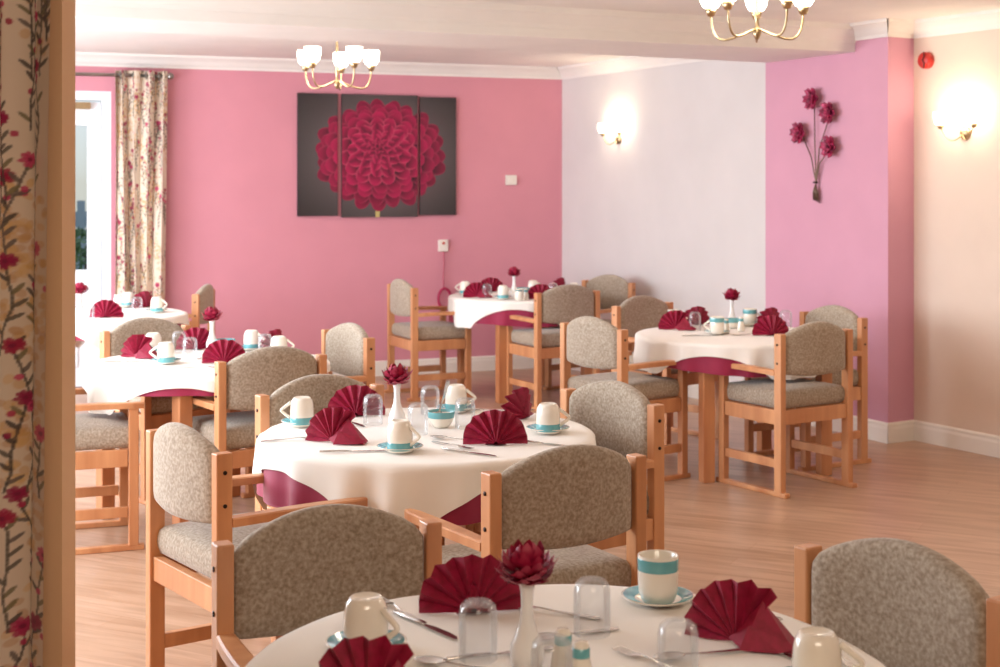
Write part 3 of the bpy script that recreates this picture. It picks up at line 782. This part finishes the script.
def make_bowl():
    r = thing('sugar_bowl', '', 'bowl', (0, 0, 0))
    MB().lathe([(0, .004), (.022, .003), (.024, 0), (.027, .002), (.037, .014), (.046, .034), (.0495, .055), (.0485, .0555), (.044, .034), (.034, .016), (0, .010)], 30).build('dish', M['china'], r)
    MB().lathe([(.0462, .034), (.0470, .035), (.0502, .0535), (.0497, .0560), (.0478, .0562), (.0465, .046)], 30).build('teal_band', M['teal'], r)
    return Proto(r)
def make_shaker():
    r = thing('condiment_shaker', '', 'shaker', (0, 0, 0))
    MB().lathe([(0, 0), (.018, 0), (.021, .004), (.0215, .02), (.018, .042), (.0145, .055), (.0142, .075), (.012, .081), (0, .083)], 20).build('body', M['china'], r)
    MB().lathe([(.0152, .056), (.0152, .072), (.0145, .0725)], 20).build('teal_band', M['teal'], r); return Proto(r)
def make_jug():
    r = thing('milk_jug', '', 'jug', (0, 0, 0))
    def sp(v):
        if v.z > .05 and v.x < -.01: return v + Vector((-.010 * (v.z - .05) / .03 * (-v.x / .03), 0, .003))
        return v
    MB().lathe([(0, 0), (.024, 0), (.031, .01), (.035, .03), (.031, .055), (.027, .07), (.030, .082), (.0285, .082), (.025, .07), (.028, .055), (.032, .03), (0, .008)], 24, fn=sp).build('body', M['china'], r)
    MB().lathe([(.0280, .068), (.0300, .0785), (.0304, .078)], 24).build('teal_band', M['teal'], r)
    MB().tube([Vector((.028 + .022 * math.sin(t * PI), 0, .07 - .045 * t)) for t in [i / 9 for i in range(10)]], .004, 7).build('handle', M['china'], r); return Proto(r)
def sheet(mb, outline, z=lambda x, y: .0015, th=.0016):
    n = len(outline); vs = [(x, y, z(x, y)) for x, y in outline] + [(x, y, z(x, y) + th) for x, y in outline]
    mb.add(vs, [tuple(range(n))[::-1], tuple(range(n, 2 * n))] + [(i, (i + 1) % n, n + (i + 1) % n, n + i) for i in range(n)])
def mirror(half): return half + [(x, -y) for x, y in half[::-1] if y > 1e-5]
def make_knife():
    mb = MB()
    mb.tube([(-.105, 0, .0045), (-.10, 0, .0045), (-.06, 0, .0045), (-.02, 0, .004), (.0, 0, .003)], [.002, .0052, .0056, .0046, .003], 8, .7)
    sheet(mb, [(-.002, -.004), (.0, .004), (.02, .0095), (.07, .010), (.10, .006), (.113, -.003), (.108, -.007), (.06, -.0075), (.02, -.006)])
    r = mb.build('knife', M['steel']); tag(r, '', 'knife'); return Proto(r)
def handle(mb): sheet(mb, mirror([(-.10, .0), (-.099, .006), (-.09, .0085), (-.05, .006), (-.01, .0028), (.03, .0026), (.034, .0026)]), lambda x, y: .0012 + .006 * math.exp(-((x - .02) / .03) ** 2), .0018)
def make_fork():
    mb = MB(); handle(mb); zf = lambda x, y: .0012 + .006 * math.exp(-((x - .02) / .03) ** 2) + .004 * max(0, (x - .07) / .03)
    sheet(mb, mirror([(.03, .0026), (.038, .006), (.046, .0115), (.058, .0120)]), zf, .0016)
    for y in (-.0095, -.0032, .0032, .0095): sheet(mb, [(.057, y - .0022), (.057, y + .0022), (.096, y + .0012), (.10, y), (.096, y - .0012)], zf, .0016)
    r = mb.build('fork', M['steel']); tag(r, '', 'fork'); return Proto(r)
def make_spoon():
    mb = MB(); handle(mb)
    vs, fs = [], []
    for j in range(6):
        t = j / 5
        for k in range(20):
            a = 2 * PI * k / 20; vs.append((.062 + .030 * t * math.cos(a) * (1.0), .0185 * t * math.sin(a) * (1 - .12 * math.cos(a)), .0012 + .0065 * t * t))
    for j in range(5):
        for k in range(20): k2 = (k + 1) % 20; fs.append((j * 20 + k, j * 20 + k2, j * 20 + 20 + k2, j * 20 + 20 + k))
    mb.add(vs, fs, True); r = mb.build('spoon', M['steel']); sd = r.modifiers.new('t', 'SOLIDIFY'); sd.thickness = .0012; tag(r, '', 'spoon'); return Proto(r)
P = dict(mug=make_mug(True), cup=make_mug(False), saucer=make_saucer(), glass=make_tumbler(), fan=make_napkin(0), tail=make_napkin(1), vase=make_vase(),
         flower=make_flower(), bowl=make_bowl(), shaker=make_shaker(), jug=make_jug(), knife=make_knife(), fork=make_fork(), spoon=make_spoon())
NAMES = dict(mug='upside-down cream mug', cup='upright cream mug', saucer='teal-rimmed saucer', glass='upturned clear drinking glass',
             fan='burgundy fan napkin', tail='burgundy tailed napkin', vase='slim white bud vase', flower='burgundy artificial flower',
             bowl='teal-rimmed bowl', shaker='small cream shaker', jug='small white milk jug', knife='steel knife', fork='steel fork', spoon='steel spoon')
GR = dict(mug='upside-down mugs', cup='upright mugs', saucer='saucers', glass='upturned glasses', fan='fan napkins', tail='fan napkins', vase='bud vases', flower='artificial flowers',
          bowl='bowls', shaker='shakers', jug='milk jugs', knife='knives', fork='forks', spoon='spoons')
ONT = {1: 'on the nearest table', 2: 'on the middle table', 3: 'on the left table', 4: 'on the far left table', 5: 'on the table by the pink wall', 6: 'on the right table'}
def item(kind, T, px, py, deg, note, z=None):
    """px,py: where its foot stands"""
    zz = TOP + .0012 if z is None else z
    if T == 5: py = 295.4 + (py - 292.5) * .95
    p = at(px, py, zz); c_ = TABLES[T]; d_ = Vector((p.x - c_.x, p.y - c_.y, 0)); lim = .475 if kind in ('saucer', 'mug', 'cup', 'bowl') else .50
    if d_.length > lim: d_ = d_.normalized() * lim; p = Vector((c_.x + d_.x, c_.y + d_.y, zz))
    lab = NAMES[kind] + ' ' + ONT[T] + ', ' + note
    g = GR[kind] + ' ' + ONT[T]
    return P[kind].put(p, math.radians(deg), lab, g)
def setting(T, kind, px, py, deg, note):
    item('saucer', T, px, py, 0, 'under the mug ' + note)
    item(kind, T, px, py, deg, note, z=TOP + .0012 + .0058)
def center(T, px, py, note):
    item('vase', T, px, py, 0, note); item('flower', T, px, py, 37 * T, 'standing in the white vase')

# --- nearest table
setting(1, 'mug', 366, 650, -35, 'left of the fan napkin')
setting(1, 'cup', 658, 603, 95, 'standing at the back right')
setting(1, 'mug', 817, 690, -15, 'at the bottom right edge')
item('fan', 1, 474, 616, 8, 'behind the front glass')
item('tail', 1, 735, 645, -22, 'at the right side')
item('tail', 1, 366, 712, -10, 'cut off by the bottom edge')
center(1, 527, 668, 'in the middle of the cloth')
item('glass', 1, 478, 659, 0, 'in front of the large fan')
item('glass', 1, 592, 634, 0, 'tallest-looking one at the back')
item('glass', 1, 678, 682, 0, 'before the tailed napkin')
item('glass', 1, 552, 700, 0, 'right beside the vase foot')
item('shaker', 1, 563, 676, 0, 'left one of the pair behind glass')
item('shaker', 1, 581, 690, 0, 'right one of the pair')
item('knife', 1, 424, 626, -52, 'between mug and fan')
item('fork', 1, 400, 612, 122, 'left of the fan napkin')
item('knife', 1, 500, 655, 20, 'passing behind the front glass')
item('spoon', 1, 462, 668, 160, 'bowl end at the bottom edge')
item('fork', 1, 553, 613, 155, 'right of the flower')
item('spoon', 1, 572, 636, 205, 'behind the white vase')
item('knife', 1, 745, 608, 140, 'beyond the tailed napkin')
item('fork', 1, 655, 664, 130, 'between the two right glasses')
item('spoon', 1, 700, 656, 200, 'near the tailed napkin')
item('knife', 1, 783, 655, -55, 'beside the bottom right mug')
item('fork', 1, 838, 650, 100, 'at the right rim of the cloth')
# --- middle table
setting(2, 'mug', 302, 425, 180, 'at the far left')
setting(2, 'mug', 400, 451, -30, 'at the front')
setting(2, 'mug', 548, 432, -8, 'at the far right')
setting(2, 'mug', 456, 411, -10, 'at the back')
item('tail', 2, 332, 443, -12, 'front left with its tail pointing right')
item('fan', 2, 356, 417, 5, 'at the back left')
item('fan', 2, 496, 446, 4, 'large one at the front right')
item('fan', 2, 528, 419, 62, 'turned sideways at the back right')
center(2, 397, 427, 'left of the bowl')
item('glass', 2, 373, 424, 0, 'before the back left napkin')
item('glass', 2, 430, 414, 0, 'behind the sugar bowl')
item('glass', 2, 465, 428, 0, 'right of the bowl')
item('glass', 2, 418, 434, 0, 'behind the front mug')
item('bowl', 2, 441, 427, 0, 'with a spoon in it')
sp = P['spoon'].put(at(441, 427, TOP) + Vector((-.012, -.01, .028)), math.radians(110), 'steel spoon leaning in the teal-rimmed bowl on the middle table', 'spoons on the middle table')
sp.rotation_euler = (0, math.radians(62), math.radians(120)); sp.location = at(441, 427, TOP) + Vector((.004, .0, .078))
item('spoon', 2, 341, 430, -70, 'right of the tailed napkin')
item('knife', 2, 352, 452, 8, 'in front of the tailed napkin')
item('fork', 2, 290, 440, 20, 'at the left rim')
item('knife', 2, 352, 423, -60, 'behind the tailed napkin')
item('fork', 2, 452, 446, -48, 'left of the front right fan')
item('knife', 2, 468, 453, -35, 'nearest the viewer before the fan')
item('spoon', 2, 456, 440, 160, 'below the upturned glass')
item('knife', 2, 543, 444, -30, 'in front of the far right saucer')
item('fork', 2, 515, 412, 30, 'behind the sideways napkin')
item('knife', 2, 488, 409, 10, 'beyond the back mug')
# --- left table
setting(3, 'mug', 151, 352, 180, 'at the back left')
setting(3, 'mug', 166, 363, 190, 'at the front left')
setting(3, 'mug', 257, 348, -20, 'at the back right')
setting(3, 'mug', 279, 356, 0, 'at the right rim')
item('tail', 3, 136, 358, -15, 'front left with its tail pointing right')
item('fan', 3, 190, 345, 5, 'at the back')
item('fan', 3, 224, 364, 8, 'at the front behind the chair')
item('fan', 3, 291, 350, 70, 'sideways at the right rim')
center(3, 212, 350, 'in the centre')
item('glass', 3, 179, 352, 0, 'behind the front left mug')
item('glass', 3, 190, 359, 0, 'left of the front fan')
item('glass', 3, 265, 355, 0, 'between the right mugs')
item('bowl', 3, 230, 347, 0, 'right of the vase')
item('knife', 3, 122, 362, 10, 'at the left rim')
item('fork', 3, 200, 368, 5, 'near the front rim')
item('spoon', 3, 211, 357, 60, 'below the vase')
# --- far left table
item('fan', 4, 105, 318, 4, 'large one at the front')
item('glass', 4, 88, 321, 0, 'beside the tan wall end')
setting(4, 'mug', 157, 312, -15, 'at the right rim')
item('glass', 4, 137, 313, 0, 'right of the large fan')
item('jug', 4, 121, 306, 90, 'at the back')
setting(4, 'mug', 135, 305, 20, 'at the back by the curtain')
item('fan', 4, 168, 305, 60, 'sideways at the right rim')
center(4, 80, 317, 'beside the tan wall end')
# --- table by the pink wall
setting(5, 'mug', 465, 291, 180, 'at the far left')
item('tail', 5, 477, 295, 0, 'at the front left')
item('fan', 5, 492, 289, 10, 'at the back left')
item('glass', 5, 487, 295, 0, 'before the back left fan')
setting(5, 'mug', 503, 296, 0, 'at the front')
center(5, 514, 293, 'in the centre')
item('bowl', 5, 523, 292, 0, 'right of the vase')
item('shaker', 5, 526, 297, 0, 'beside the bowl')
setting(5, 'mug', 533, 290, 0, 'at the back right')
item('fan', 5, 541, 297, 5, 'at the front right')
item('glass', 5, 553, 294, 0, 'right of the front fan')
item('fan', 5, 564, 289, 60, 'sideways at the right')
setting(5, 'mug', 574, 293, 0, 'at the right rim')
item('jug', 5, 519, 298, 200, 'beside the vase')
# --- right table
setting(6, 'cup', 661, 325, 0, 'at the far left')
item('tail', 6, 676, 330, -10, 'at the front left')
item('fan', 6, 686, 322, 30, 'behind the glass at left')
item('glass', 6, 695, 330, 0, 'right of the tailed napkin')
setting(6, 'cup', 717, 334, 160, 'at the front')
center(6, 731, 324, 'in the centre')
item('shaker', 6, 726, 333, 0, 'beside the front mug')
item('shaker', 6, 741, 331, 0, 'right of the vase')
item('bowl', 6, 733, 328, 0, 'below the vase')
setting(6, 'cup', 753, 323, 20, 'at the back right')
item('fan', 6, 773, 336, 6, 'at the front right')
item('glass', 6, 786, 328, 0, 'behind the front right fan')
item('fan', 6, 794, 323, 40, 'at the right rim')
item('knife', 6, 700, 336, 10, 'in front of the glass')
item('spoon', 6, 748, 335, 20, 'right of the front saucer')
